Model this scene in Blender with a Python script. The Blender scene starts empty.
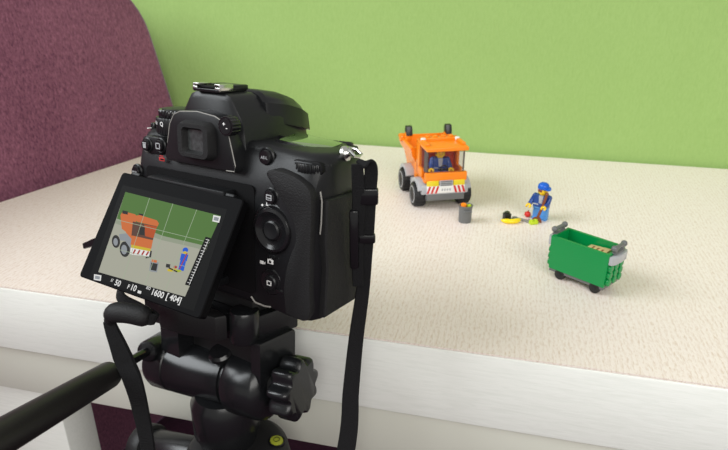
import bpy, bmesh, math, random
import numpy as np
from mathutils import Vector, Matrix, Euler
random.seed(4)
C = bpy.context.scene.collection
PI = math.pi
R = math.radians
TT = 0.45                       # height of the table top above the floor
sc = bpy.context.scene

# ------------------------------------------------------------------ materials
def mat(name, col, rough=0.5, metal=0.0, spec=0.5, coat=0.0, bump=None, vary=None, sheen=None, emit=None, trans=0.0, ior=1.45, alpha=1.0):
    m = bpy.data.materials.new(name); m.use_nodes = True
    nt = m.node_tree; b = nt.nodes['Principled BSDF']
    b.inputs['Base Color'].default_value = (*col, 1)
    b.inputs['Roughness'].default_value = rough
    b.inputs['Metallic'].default_value = metal
    b.inputs['Specular IOR Level'].default_value = spec
    b.inputs['Coat Weight'].default_value = coat
    b.inputs['Transmission Weight'].default_value = trans
    b.inputs['IOR'].default_value = ior
    b.inputs['Alpha'].default_value = alpha
    if sheen:
        b.inputs['Sheen Weight'].default_value = sheen[0]
        b.inputs['Sheen Roughness'].default_value = sheen[1]
        b.inputs['Sheen Tint'].default_value = (*sheen[2], 1)
    if emit:
        b.inputs['Emission Color'].default_value = (*emit[0], 1)
        b.inputs['Emission Strength'].default_value = emit[1]
    tc = nt.nodes.new('ShaderNodeTexCoord')
    if vary:                                        # (scale, amount): mottled tone of the same colour
        n = nt.nodes.new('ShaderNodeTexNoise'); n.inputs['Scale'].default_value = vary[0]; n.inputs['Detail'].default_value = 4
        nt.links.new(tc.outputs['Object'], n.inputs['Vector'])
        r = nt.nodes.new('ShaderNodeMix'); r.data_type = 'RGBA'
        r.inputs[6].default_value = (*[c * (1 - vary[1]) for c in col], 1)
        r.inputs[7].default_value = (*[min(1, c * (1 + vary[1])) for c in col], 1)
        nt.links.new(n.outputs['Fac'], r.inputs[0]); nt.links.new(r.outputs[2], b.inputs['Base Color'])
    if bump:                                        # (scale, strength, distance)
        n = nt.nodes.new('ShaderNodeTexNoise'); n.inputs['Scale'].default_value = bump[0]; n.inputs['Detail'].default_value = 2
        nt.links.new(tc.outputs['Object'], n.inputs['Vector'])
        bp = nt.nodes.new('ShaderNodeBump'); bp.inputs['Strength'].default_value = bump[1]; bp.inputs['Distance'].default_value = bump[2]
        nt.links.new(n.outputs['Fac'], bp.inputs['Height']); nt.links.new(bp.outputs['Normal'], b.inputs['Normal'])
    return m

def fabric(name, dark, light, scale, sheen, rough=0.9, amount=1.0):
    m = bpy.data.materials.new(name); m.use_nodes = True
    nt = m.node_tree; b = nt.nodes['Principled BSDF']; L = nt.links
    b.inputs['Roughness'].default_value = rough; b.inputs['Specular IOR Level'].default_value = 0.25
    b.inputs['Sheen Weight'].default_value = sheen[0]; b.inputs['Sheen Roughness'].default_value = sheen[1]
    b.inputs['Sheen Tint'].default_value = (*sheen[2], 1)
    tc = nt.nodes.new('ShaderNodeTexCoord')
    mp = nt.nodes.new('ShaderNodeMapping'); mp.inputs['Scale'].default_value = (1, 1, 0.35)
    L.new(tc.outputs['Object'], mp.inputs['Vector'])
    n = nt.nodes.new('ShaderNodeTexNoise'); n.inputs['Scale'].default_value = scale; n.inputs['Detail'].default_value = 5; n.inputs['Roughness'].default_value = 0.75
    L.new(mp.outputs[0], n.inputs['Vector'])
    n2 = nt.nodes.new('ShaderNodeTexNoise'); n2.inputs['Scale'].default_value = 9; n2.inputs['Detail'].default_value = 3
    L.new(tc.outputs['Object'], n2.inputs['Vector'])
    ad = nt.nodes.new('ShaderNodeMath'); ad.operation = 'MULTIPLY_ADD'; ad.inputs[1].default_value = 0.25
    L.new(n2.outputs['Fac'], ad.inputs[0]); L.new(n.outputs['Fac'], ad.inputs[2])
    cr = nt.nodes.new('ShaderNodeValToRGB')
    cr.color_ramp.elements[0].position = 0.62 - 0.22 * amount; cr.color_ramp.elements[0].color = (*dark, 1)
    cr.color_ramp.elements[1].position = 0.62 + 0.22 * amount; cr.color_ramp.elements[1].color = (*light, 1)
    L.new(ad.outputs[0], cr.inputs[0]); L.new(cr.outputs[0], b.inputs['Base Color'])
    bp = nt.nodes.new('ShaderNodeBump'); bp.inputs['Strength'].default_value = 0.5; bp.inputs['Distance'].default_value = 0.001
    L.new(n.outputs['Fac'], bp.inputs['Height']); L.new(bp.outputs['Normal'], b.inputs['Normal'])
    return m

def woodgrain(name, light, dark, relief, along='y', size=720):
    """white-washed open-grain laminate; the grain runs along the object's own y axis"""
    m = bpy.data.materials.new(name); m.use_nodes = True
    nt = m.node_tree; b = nt.nodes['Principled BSDF']; L = nt.links
    b.inputs['Roughness'].default_value = 0.42; b.inputs['Specular IOR Level'].default_value = 0.45
    tc = nt.nodes.new('ShaderNodeTexCoord')
    mp = nt.nodes.new('ShaderNodeMapping'); mp.inputs['Scale'].default_value = (1.0, 0.26, 1.0) if along == 'y' else (0.10, 1.0, 1.0)
    L.new(tc.outputs['Object'], mp.inputs['Vector'])
    n = nt.nodes.new('ShaderNodeTexNoise'); n.inputs['Scale'].default_value = size; n.inputs['Detail'].default_value = 3; n.inputs['Roughness'].default_value = 0.6
    n.inputs['Distortion'].default_value = 0.6
    L.new(mp.outputs[0], n.inputs['Vector'])
    w = nt.nodes.new('ShaderNodeTexWave'); w.wave_type = 'BANDS'; w.bands_direction = 'X'
    w.inputs['Scale'].default_value = 95 if along == 'y' else 0.5; w.inputs['Distortion'].default_value = 7; w.inputs['Detail'].default_value = 3; w.inputs['Detail Scale'].default_value = 1.2
    mp2 = nt.nodes.new('ShaderNodeMapping'); mp2.inputs['Scale'].default_value = (1.0, 0.3, 1.0)
    L.new(tc.outputs['Object'], mp2.inputs['Vector']); L.new(mp2.outputs[0], w.inputs['Vector'])
    mx = nt.nodes.new('ShaderNodeMath'); mx.operation = 'MULTIPLY_ADD'; mx.inputs[1].default_value = 0.13
    L.new(w.outputs['Fac'], mx.inputs[0]); L.new(n.outputs['Fac'], mx.inputs[2])
    cr = nt.nodes.new('ShaderNodeValToRGB')
    cr.color_ramp.elements[0].position = 0.33; cr.color_ramp.elements[0].color = (*dark, 1)
    cr.color_ramp.elements[1].position = 0.60; cr.color_ramp.elements[1].color = (*light, 1)
    L.new(mx.outputs[0], cr.inputs[0]); L.new(cr.outputs[0], b.inputs['Base Color'])
    bp = nt.nodes.new('ShaderNodeBump'); bp.inputs['Strength'].default_value = relief; bp.inputs['Distance'].default_value = 0.0006
    L.new(mx.outputs[0], bp.inputs['Height']); L.new(bp.outputs['Normal'], b.inputs['Normal'])
    return m

M = {}
M['body'] = mat('camera_black', (0.0075, 0.008, 0.009), 0.40, spec=0.35, bump=(2500, 0.12, 0.0003))
M['body_soft'] = mat('camera_satin', (0.009, 0.0095, 0.0105), 0.33, spec=0.4, bump=(3000, 0.08, 0.0002))
M['rubber'] = mat('camera_rubber', (0.010, 0.010, 0.0105), 0.6, spec=0.35, bump=(1300, 0.5, 0.0006))
M['gloss'] = mat('black_gloss', (0.008, 0.008, 0.009), 0.18, spec=0.5)
M['frame'] = mat('screen_frame_black', (0.0045, 0.0045, 0.005), 0.5, spec=0.03, bump=(2500, 0.1, 0.0003))
M['dark'] = mat('recess_black', (0.004, 0.004, 0.0045), 0.6, spec=0.2)
M['chrome'] = mat('steel', (0.62, 0.62, 0.60), 0.22, metal=1.0)
M['glass_dark'] = mat('dark_glass', (0.11, 0.19, 0.05), 0.04, spec=1.0, coat=1.0, ior=1.6)  # display's own grey-green, plus the green sofa's reflection put into the colour
M['eyeglass'] = mat('eyepiece_glass', (0.05, 0.055, 0.055), 0.08, spec=0.8, vary=(420, 0.9))
M['print'] = mat('white_print', (0.75, 0.75, 0.74), 0.5)
M['print_dim'] = mat('grey_print', (0.36, 0.37, 0.38), 0.45)
M['glint_wear'] = mat('glint_wear_edge', (0.30, 0.29, 0.27), 0.4)  # light grey for painted edge glints, and for worn paint on the eyepiece
M['redprint'] = mat('red_print', (0.42, 0.03, 0.03), 0.5)
M['strap'] = mat('strap_webbing', (0.010, 0.010, 0.011), 0.8, spec=0.25, bump=(1800, 0.9, 0.0009))
M['tripod'] = mat('tripod_black', (0.008, 0.0085, 0.0095), 0.25, spec=0.5, bump=(1700, 0.06, 0.0003))
M['tripod_matt'] = mat('tripod_matt', (0.010, 0.010, 0.0105), 0.45, spec=0.4, bump=(900, 0.25, 0.0004))
M['foam'] = mat('handle_grip', (0.014, 0.0125, 0.012), 0.45, spec=0.5, bump=(700, 0.1, 0.0004))
M['bubble'] = mat('bubble_level_green', (0.30, 0.33, 0.03), 0.15, spec=0.6)
M['orange'] = mat('orange_brick', (0.95, 0.255, 0.010), 0.22, spec=0.5)
M['orange_dk'] = mat('red_brick', (0.62, 0.05, 0.01), 0.3)
M['grey_l'] = mat('light_grey_brick', (0.40, 0.41, 0.43), 0.25)
M['grey_d'] = mat('dark_grey_brick', (0.135, 0.14, 0.14), 0.28)
M['grey_m'] = mat('mid_grey_brick', (0.24, 0.24, 0.23), 0.28)
M['blackb'] = mat('black_brick', (0.012, 0.012, 0.012), 0.3)
M['tyre'] = mat('toy_tyre', (0.012, 0.012, 0.013), 0.55)
M['white'] = mat('white_brick', (0.80, 0.80, 0.78), 0.25)
M['red'] = mat('red_print_toy', (0.60, 0.02, 0.015), 0.3)
M['yellow_light'] = mat('headlight_yellow', (0.78, 0.62, 0.02), 0.15, spec=0.6)
M['skin'] = mat('toy_yellow', (0.88, 0.58, 0.02), 0.25)
M['banana'] = mat('banana_yellow', (0.88, 0.66, 0.01), 0.25)
M['blue'] = mat('toy_blue', (0.008, 0.11, 0.55), 0.25)
M['navy'] = mat('toy_navy', (0.012, 0.055, 0.25), 0.28)
M['ltblue'] = mat('toy_denim', (0.09, 0.29, 0.66), 0.28)
M['brown'] = mat('toy_brown', (0.20, 0.055, 0.02), 0.35)
M['green'] = mat('green_brick', (0.002, 0.255, 0.060), 0.22, spec=0.5)
M['lime'] = mat('lime_brick', (0.50, 0.66, 0.02), 0.25)
M['tan'] = mat('tan_tile', (0.72, 0.52, 0.25), 0.3)
M['clear'] = mat('toy_windscreen', (0.10, 0.09, 0.09), 0.08, spec=0.3, alpha=0.10)
M['glass_edge_dark'] = mat('toy_glass_edge_dark', (0.12, 0.10, 0.095), 0.12, spec=0.4, alpha=0.75)  # dark tint painted in for curved glass seen edge-on
M['fabric_purple'] = fabric('purple_weave', (0.072, 0.017, 0.041), (0.345, 0.132, 0.200), 520, (0.45, 0.40, (0.60, 0.58, 0.95)))
M['fabric_green'] = fabric('green_weave', (0.268, 0.410, 0.125), (0.312, 0.462, 0.152), 420, (0.08, 0.5, (0.8, 0.9, 0.6)))
M['top'] = woodgrain('white_woodgrain', (0.89, 0.795, 0.725), (0.735, 0.60, 0.50), 0.5, 'y', 900)
M['edge'] = woodgrain('white_edge', (0.88, 0.90, 0.85), (0.83, 0.855, 0.80), 0.25, 'x', 520)
M['cream'] = mat('cream_board', (0.66, 0.665, 0.585), 0.5, vary=(14, 0.03))
M['carpet'] = fabric('plum_carpet', (0.030, 0.006, 0.020), (0.075, 0.018, 0.045), 160, (0.2, 0.5, (0.6, 0.4, 0.6)))
M['plaster'] = mat('plaster', (0.62, 0.60, 0.56), 0.8, bump=(60, 0.1, 0.002))
M['wood_dark'] = mat('dark_wood_foot', (0.05, 0.03, 0.02), 0.5)

# ------------------------------------------------------------------ mesh helpers (all shapes in millimetres)
class MB:
    def __init__(s): s.bm = bmesh.new(); s.mats = []
    def mi(s, m):
        if m not in s.mats: s.mats.append(m)
        return s.mats.index(m)
    def _fin(s, faces, m, smooth=False):
        i = s.mi(m)
        for f in faces: f.material_index = i; f.smooth = smooth
    def _merge(s, t, m, smooth, mx=None):
        if mx is not None: t.transform(mx)
        i = s.mi(m)
        vm = {v: s.bm.verts.new(v.co) for v in t.verts}
        for f in t.faces:
            try: g = s.bm.faces.new([vm[v] for v in f.verts])
            except ValueError: continue
            g.material_index = i; g.smooth = smooth if smooth is not None else f.smooth
        t.free()
    def box(s, c, d, m, bev=0.0, seg=2, mx=None, smooth=False):
        t = bmesh.new(); bmesh.ops.create_cube(t, size=1)
        for v in t.verts: v.co = Vector((c[0] + v.co.x * d[0], c[1] + v.co.y * d[1], c[2] + v.co.z * d[2]))
        if bev: bmesh.ops.bevel(t, geom=t.edges[:], offset=bev, segments=seg, affect='EDGES', profile=0.5)
        s._merge(t, m, smooth, mx)
    def prism(s, pts, z0, z1, m, bev=0.0, seg=2, mx=None, axis='z', smooth=False, only_caps=True):
        """polygon pts extruded from z0 to z1 along an axis ('y': pts are (x,z); 'x': pts are (y,z))"""
        t = bmesh.new()
        def P(p, h):
            if axis == 'z': return (p[0], p[1], h)
            if axis == 'y': return (p[0], h, p[1])
            return (h, p[0], p[1])
        a = [t.verts.new(P(p, z0)) for p in pts]; b = [t.verts.new(P(p, z1)) for p in pts]
        n = len(pts)
        fa = t.faces.new(a); fb = t.faces.new(b)
        for i in range(n): t.faces.new((a[i], a[(i + 1) % n], b[(i + 1) % n], b[i]))
        bmesh.ops.recalc_face_normals(t, faces=t.faces[:])
        if bev:
            ed = list(fa.edges) + list(fb.edges) if only_caps else t.edges[:]
            bmesh.ops.bevel(t, geom=ed, offset=bev, segments=seg, affect='EDGES', profile=0.5)
        s._merge(t, m, smooth, mx)
    def loft(s, rings, m, smooth=True, caps=True, mx=None, closed=True):
        t = bmesh.new(); vs = [[t.verts.new(p) for p in r] for r in rings]; n = len(rings[0])
        for i in range(len(vs) - 1):
            for j in range(n if closed else n - 1):
                t.faces.new((vs[i][j], vs[i][(j + 1) % n], vs[i + 1][(j + 1) % n], vs[i + 1][j]))
        if caps:
            for r in (vs[0], vs[-1]):
                f = t.faces.new(r)
        for f in t.faces: f.smooth = smooth and len(f.verts) == 4
        bmesh.ops.recalc_face_normals(t, faces=t.faces[:])
        s._merge(t, m, None, mx)
    def lathe(s, prof, p0, axis, m, n=32, mx=None, smooth=True, caps=True):
        """prof: list of (radius, height along axis) from point p0"""
        ax = Vector(axis).normalized(); q = ax.to_track_quat('Z', 'Y').to_matrix()
        rings = []
        for r, h in prof:
            rings.append([Vector(p0) + q @ Vector((r * math.cos(2 * PI * k / n), r * math.sin(2 * PI * k / n), h)) for k in range(n)])
        s.loft(rings, m, smooth, caps, mx)
    def cyl(s, a, b, r, m, n=24, bev=0.0, mx=None):
        a = Vector(a); b = Vector(b); L = (b - a).length
        bev = min(bev, L * 0.45, r * 0.6)
        prof = [(r, 0), (r, L)] if not bev else [(r - bev, 0), (r - bev * .3, bev * .3), (r, bev), (r, L - bev), (r - bev * .3, L - bev * .3), (r - bev, L)]
        s.lathe(prof, a, b - a, m, n, mx)
    def knurl(s, a, b, r, m, teeth, depth, mx=None):
        a = Vector(a); b = Vector(b); ax = (b - a).normalized(); q = ax.to_track_quat('Z', 'Y').to_matrix(); L = (b - a).length
        n = teeth * 4; rings = []
        for h, k in ((0, .975), (L * .08, 1), (L * .92, 1), (L, .975)):
            rings.append([a + q @ Vector(((r - (depth if (j % 4) < 2 else 0)) * k * math.cos(2 * PI * j / n), (r - (depth if (j % 4) < 2 else 0)) * k * math.sin(2 * PI * j / n), h)) for j in range(n)])
        s.loft(rings, m, False, True, mx)
    def sphere(s, c, r, m, sc_=(1, 1, 1), u=20, v=12, mx=None):
        t = bmesh.new(); bmesh.ops.create_uvsphere(t, u_segments=u, v_segments=v, radius=r)
        for w in t.verts: w.co = Vector((c[0] + w.co.x * sc_[0], c[1] + w.co.y * sc_[1], c[2] + w.co.z * sc_[2]))
        s._merge(t, m, True, mx)
    def tube(s, pts, r, m, n=12, closed=False, mx=None):
        P = [Vector(p) for p in pts]; rings = []
        rr = r if isinstance(r, (list, tuple)) else [r] * len(P)
        up = Vector((0.13, 0.21, 0.97))
        for i, p in enumerate(P):
            if closed: d = P[(i + 1) % len(P)] - P[i - 1]
            else: d = P[min(i + 1, len(P) - 1)] - P[max(i - 1, 0)]
            d.normalize(); x = d.cross(up)
            if x.length < 1e-3: x = d.cross(Vector((1, 0, 0)))
            x.normalize(); y = d.cross(x)
            rings.append([p + (x * math.cos(2 * PI * k / n) + y * math.sin(2 * PI * k / n)) * rr[i] for k in range(n)])
        if closed: rings.append(rings[0])
        s.loft(rings, m, True, not closed, mx)
    def ribbon(s, pts, wdirs, widths, th, m, mx=None):
        """flat strap of real thickness along a path"""
        P = [Vector(p) for p in pts]; rings = []
        for i, p in enumerate(P):
            d = (P[min(i + 1, len(P) - 1)] - P[max(i - 1, 0)]).normalized()
            w = Vector(wdirs[i]); w = (w - d * w.dot(d)).normalized(); nn = d.cross(w)
            a = widths[i] / 2; b = th / 2; e = b * .6
            rings.append([p + w * x + nn * y for x, y in ((-a + e, -b), (a - e, -b), (a, 0), (a - e, b), (-a + e, b), (-a, 0))])
        s.loft(rings, m, True, True, mx)
    def poly(s, pts, m, mx=None):
        t = bmesh.new(); t.faces.new([t.verts.new(p) for p in pts]); s._merge(t, m, False, mx)
    def build(s, name, parent=None, loc=None, rot=None, autosmooth=True):
        me = bpy.data.meshes.new(name)
        s.bm.transform(Matrix.Scale(0.001, 4)); s.bm.normal_update()
        s.bm.to_mesh(me); s.bm.free()
        for m in s.mats: me.materials.append(m)
        if autosmooth and len(me.polygons):
            try: me.set_sharp_from_angle(angle=R(38))
            except Exception: pass
        o = bpy.data.objects.new(name, me); C.objects.link(o)
        if parent: o.parent = parent
        if loc: o.location = loc
        if rot: o.rotation_euler = rot
        return o

def thing(name, label, cat, loc=(0, 0, 0), rot=(0, 0, 0), group=None):
    o = bpy.data.objects.new(name, None); C.objects.link(o); o.empty_display_size = 0.02
    o.location = loc; o.rotation_euler = rot
    return tag(o, label, cat, group)
def tag(o, label, cat, group=None):
    o['label'] = label; o['category'] = cat
    if group: o['group'] = group
    return o
def structure(o): o['kind'] = 'structure'; return o
def rrect(w, h, r, n=5, cx=0, cy=0):
    out = []
    for sx, sy, a0 in ((1, 1, 0), (-1, 1, 90), (-1, -1, 180), (1, -1, 270)):
        for k in range(n + 1):
            a = R(a0 + 90 * k / n)
            out.append((cx + sx * (w / 2 - r) + r * math.cos(a), cy + sy * (h / 2 - r) + r * math.sin(a)))
    return out
def spline(pts, n=10):
    P = [Vector(p) for p in pts]; out = []
    for i in range(len(P) - 1):
        p0, p1, p2, p3 = P[max(i - 1, 0)], P[i], P[i + 1], P[min(i + 2, len(P) - 1)]
        for k in range(n):
            t = k / n
            out.append(0.5 * ((2 * p1) + (p2 - p0) * t + (2 * p0 - 5 * p1 + 4 * p2 - p3) * t * t + (3 * p1 - p0 - 3 * p2 + p3) * t ** 3))
    out.append(P[-1]); return out
def add_text(mb, s, size, m, mx):
    cu = bpy.data.curves.new('lettering', 'FONT'); cu.body = s; cu.size = size; cu.align_x = 'CENTER'; cu.align_y = 'CENTER'
    cu.resolution_u = 3; cu.offset = size * 0.022
    o = bpy.data.objects.new('lettering', cu); C.objects.link(o)
    dg = bpy.context.evaluated_depsgraph_get(); dg.update()
    me = bpy.data.meshes.new_from_object(o.evaluated_get(dg))
    t = bmesh.new(); t.from_mesh(me); mb._merge(t, m, False, mx)
    bpy.data.objects.remove(o); bpy.data.curves.remove(cu); bpy.data.meshes.remove(me)

# ------------------------------------------------------------------ setting
TA = R(-13.9)                                                   # the table's long side runs along this direction
def room(name, c, d, m):
    b = MB(); b.box([1000 * x for x in c], [1000 * x for x in d], m); return structure(b.build(name))
room('floor', (0.3, 0.3, -0.02), (5.2, 5.2, 0.04), M['carpet'])
room('wall_back', (0.3, 2.93, 1.25), (5.2, 0.06, 2.5), M['plaster'])

# table: local u along the front edge, v away from the camera; origin on the floor
u = Vector((math.cos(TA), math.sin(TA), 0)); v = Vector((-math.sin(TA), math.cos(TA), 0))
def uv(a, b, z=0.0): return u * a + v * b + Vector((0, 0, z))
table = thing('white_table', 'white woodgrain table with thick white edge under the orange toy truck', 'table', uv(0, 0), (0, 0, TA))
tz = TT * 1000
VF, VB = 320, 772
b = MB(); outl = [(-539, VF), (900, VF), (900, VB), (-424, VB)]
b.prism(outl, tz - 57, tz - 1.2, M['edge'], bev=1.5)
b.build('slab', table)
b = MB(); b.prism([(-538, VF + .8), (899, VF + .8), (899, VB - .8), (-423, VB - .8)], tz - 1.2, tz, M['top']); b.build('tabletop', table)
b = MB(); b.box((185, VF + 12, tz - 80), (1270, 12, 46), M['cream'], .8); b.build('apron', table)
for (a, c) in ((-395, 357), (820, 357), (-360, 735), (820, 735)):
    b = MB(); b.box((a, c, (tz - 57) / 2), (82, 36, tz - 57), M['edge'], 1.2); b.build('leg', table)

# purple sofa, seen from behind its back, at the left end of the table
pd = Vector((88, 165, 0)).normalized(); ang = math.atan2(pd.y, pd.x)
sofa = thing('sofa', 'plum purple fabric sofa with rounded back corner behind the camera on the left', 'sofa', (-0.3845, 0.5835, 0), (0, 0, ang))
# local x along the back, y (left of x) away from the table
def back_panel(x0, x1, zt, rad, th, lean, m, bev):
    pts = []
    for k in range(9):
        a = R(90 * k / 8); pts.append((x1 - rad + rad * math.sin(a) * 1.0, zt - rad + rad * math.cos(a)))
    pts = [(x0, 30), (x0, zt)] + pts + [(x1, 30)]
    bb = MB(); t = bmesh.new()
    ins = [(0, 0), (1, 0)]
    bb.prism(pts, 0, th, m, bev=bev, seg=5, axis='y', smooth=True)
    bmesh.ops.bisect_plane(bb.bm, geom=bb.bm.verts[:] + bb.bm.edges[:] + bb.bm.faces[:], plane_co=(0, 0, tz - 20), plane_no=(0, 0, 1))
    for w in bb.bm.verts: w.co.y += max(0, w.co.z - tz + 20) * lean
    return bb
b = back_panel(-760, 292, tz + 222, 80, 130, 0.20, M['fabric_purple'], 16)
for w in b.bm.verts:
    if w.co.x > 150: w.co.x -= max(0, w.co.y) * 0.36
b.build('backrest', sofa)
b = MB(); b.box((-250, 420, 260), (940, 600, 250), M['fabric_purple'], 40, 4, smooth=True); b.build('seat', sofa)
for x in (-680, 180):
    for y in (160, 680):
        b = MB(); b.cyl((x, y, 0), (x, y, 140), 22, M['wood_dark'], bev=3); b.build('foot', sofa)
gs = thing('sofa', 'lime green fabric sofa back standing along the far side of the table', 'sofa', uv(0, 0.776), (0, 0, TA))
b = back_panel(-560, 1350, tz + 430, 60, 130, 0.07, M['fabric_green'], 14); b.build('backrest', gs)
b = MB(); b.box((400, 440, 260), (1880, 600, 250), M['fabric_green'], 40, 4, smooth=True); b.build('seat', gs)
for x in (-480, 1280):
    for y in (160, 690):
        b = MB(); b.cyl((x, y, 0), (x, y, 140), 22, M['wood_dark'], bev=3); b.build('foot', gs)

# ------------------------------------------------------------------ the camera (local mm: x right, y towards the lens, z up; origin under the lens axis, back at y=0)
CAMT = Vector((-0.092, 0.311, TT + 0.046)); CAMYAW = R(-31.5)
cam_m = Matrix.Rotation(CAMYAW, 4, 'Z') @ Matrix.Rotation(R(-6.5), 4, 'X') @ Matrix.Rotation(R(-1.4), 4, 'Y')
dslr = thing('digital_camera', 'black digital camera on a tripod with its tilting screen pulled out', 'camera', CAMT, cam_m.to_euler())

outline = [(-58, 7), (-56, 2), (-51, 0), (-20, 0), (38, 0), (50, -1), (62, -3), (71, -3), (76, -1), (78.5, 4), (79.5, 14), (79, 30), (77, 40),
           (73, 47), (66, 51), (58, 50), (51, 45), (46, 39), (40, 37), (25, 39), (-25, 39), (-46, 37), (-55, 32), (-58, 24)]
def body_ring(z, inset=0.0, shift=0.0, top=False):
    cx, cy = 10, 20; out = []
    for x, y in outline:
        x2 = x - inset * (1 if x > cx else -1) * min(1, abs(x - cx) / 40); y2 = y - inset * (1 if y > cy else -1) * min(1, abs(y - cy) / 16)
        if y2 < 30: y2 += shift * (1 - max(0, y2) / 30)
        zz = z + (max(0, 44 - abs(x)) * 0.13 if top else 0)
        out.append((x2, y2, zz))
    return out
b = MB()
b.loft([body_ring(0, 3), body_ring(.8, .9), body_ring(3, 0), body_ring(40), body_ring(62), body_ring(72, 0, 2.2), body_ring(82, 0, 6), body_ring(85.5, .9, 7.2), body_ring(87.5, 2.6, 8.2, True), body_ring(88.3, 5, 9.5, True)], M['body'])
b.build('body', dslr)

# pentaprism hood with the pop-up flash overhang
def hood_ring(y, hb, ht, zb, zt, lean=0.0):
    zm = zb + (zt - zb) * 0.62
    P = [(-hb, zb), (-hb * .98, zb + (zt - zb) * .2), (-(hb * .8 + ht * .2), zm), (-ht * 1.18, zt - 4.5), (-ht * 1.03, zt - 1.6), (-ht * .8, zt - .2), (0, zt + .4)]
    P += [(-x, z) for x, z in P[-2::-1]]
    return [(x, y + lean * (z - zb), z) for x, z in P]
b = MB()
b.loft([hood_ring(6, 24, 13, 72, 111), hood_ring(7.5, 26, 14, 72, 113.4), hood_ring(24, 27.5, 15, 78, 114), hood_ring(36, 28, 17, 80, 112), hood_ring(52, 26, 16, 82, 107), hood_ring(65, 23, 14, 84, 99), hood_ring(71, 18.5, 11, 86.5, 95.5), hood_ring(73, 14, 9, 89, 93)], M['body_soft'])
b.build('viewfinder_hood', dslr)
b = MB()
b.loft([hood_ring(27, 23.5, 17, 100, 113.4), hood_ring(29, 25, 18.3, 98, 114.6), hood_ring(44, 26.5, 19, 95, 113.4), hood_ring(56, 26.5, 18.5, 92.5, 110.2), hood_ring(66, 24.5, 16.5, 90, 105.5), hood_ring(70.5, 21, 13, 89, 100), hood_ring(73, 16, 9, 90, 95.8)], M['body_soft'])
b.build('flash_cover', dslr)
b = MB()
b.box((0, 15, 114.6), (19, 22, 1.6), M['gloss'], .3)
b.build('hot_shoe_base', dslr)
for sx in (-1, 1):
    b = MB(); b.box((sx * 9.6, 9.5, 116.4), (1.3, 10, 3.4), M['chrome'], .25); b.box((sx * 8, 9.5, 117.7), (4.2, 10, 0.9), M['chrome'], .25)
    b.box((sx * 8.3, 4.6, 115.4), (3.6, 1.0, 2.0), M['chrome'], .25)
    b.build('hot_shoe_rail', dslr)
b = MB(); b.box((0, 13, 116.2), (13, 14, 1.2), M['dark'], .3); b.box((0, 21, 116), (20, 12, 3), M['body_soft'], .8); b.build('hot_shoe_cover', dslr)

# eyepiece
fr = [(-26, 74), (26, 74), (27, 77), (21.5, 95), (18, 100.5), (13, 102.6), (0, 104), (-13, 103), (-18, 101), (-21.5, 96), (-27, 77)]
b = MB(); b.prism(fr, 9, -3.0, M['body_soft'], bev=.9, axis='y'); b.build('eyepiece_housing', dslr)
b = MB()
out = rrect(24, 19.5, 4.5, 5, 1, 88.5); inn = rrect(14.5, 12.5, 2, 5, 1, 88.5); inn2 = rrect(13, 11, 1.5, 5, 1, 88.5)
b.loft([[(x, -2.5, z) for x, z in rrect(25.5, 21, 4.5, 5, 1, 88.5)], [(x, -6.6, z) for x, z in out], [(x, -8.2, z) for x, z in rrect(22.4, 18, 4, 5, 1, 88.5)], [(x, -8.2, z) for x, z in rrect(16, 14, 2.4, 5, 1, 88.5)], [(x, -6.8, z) for x, z in inn], [(x, -4.6, z) for x, z in inn2]], M['rubber'], caps=False)
eye = b.build('eyecup', dslr)
b = MB(); b.prism(rrect(13.6, 11.6, 1.5, 4, 1, 88.5), -4.4, -4.9, M['eyeglass'], axis='y'); b.build('viewfinder_glass', eye)
b = MB(); b.knurl((24.5, -1, 98.6), (24.5, -7.2, 98.6), 5.2, M['gloss'], 16, .35); b.cyl((24.5, -7, 98.6), (24.5, -7.5, 98.6), 3.9, M['body_soft'])
add_text(b, '+', 3.4, M['print'], Matrix.Translation((23.7, -7.6, 99.6)) @ Matrix.Rotation(R(90), 4, 'X')); add_text(b, '-', 3.4, M['print'], Matrix.Translation((25.6, -7.6, 97.9)) @ Matrix.Rotation(R(90), 4, 'X'))
b.build('diopter_knob', dslr)

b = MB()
for run in ([(-24.6, -2.6, 84), (-21.8, -2.8, 95), (-18.2, -2.8, 100.6), (-13, -2.8, 102.7), (0, -2.8, 103.7), (13, -2.8, 102.3), (17, -2.8, 100.6)], [(22.5, -2.8, 93), (26.6, -2.8, 77.4), (25.6, -2.8, 74.4), (20, -2.8, 74.2)]): b.tube(run, .28, M['glint_wear'], 6)
b.build('glint_wear_edge', dslr)  # eyepiece edges: highlight painted as grey tubes, together with worn paint
b = MB(); b.tube([(78.2, 1.9, 71), (79.4, 1.6, 66), (79.2, 1.6, 55), (78.6, 1.6, 49)], .42, M['glint_wear'], 6); b.build('glint_wear_edge', dslr)  # glint along the card door edge, painted as a grey tube
b = MB(); b.tube([(34, -.6, 4.2), (37, -.8, 1.6), (44, -.6, 1.0), (48, -.4, 1.6)], .5, M['glint_wear'], 6); b.build('glint_wear_edge', dslr)  # bottom corner highlight put in as a grey tube
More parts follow.
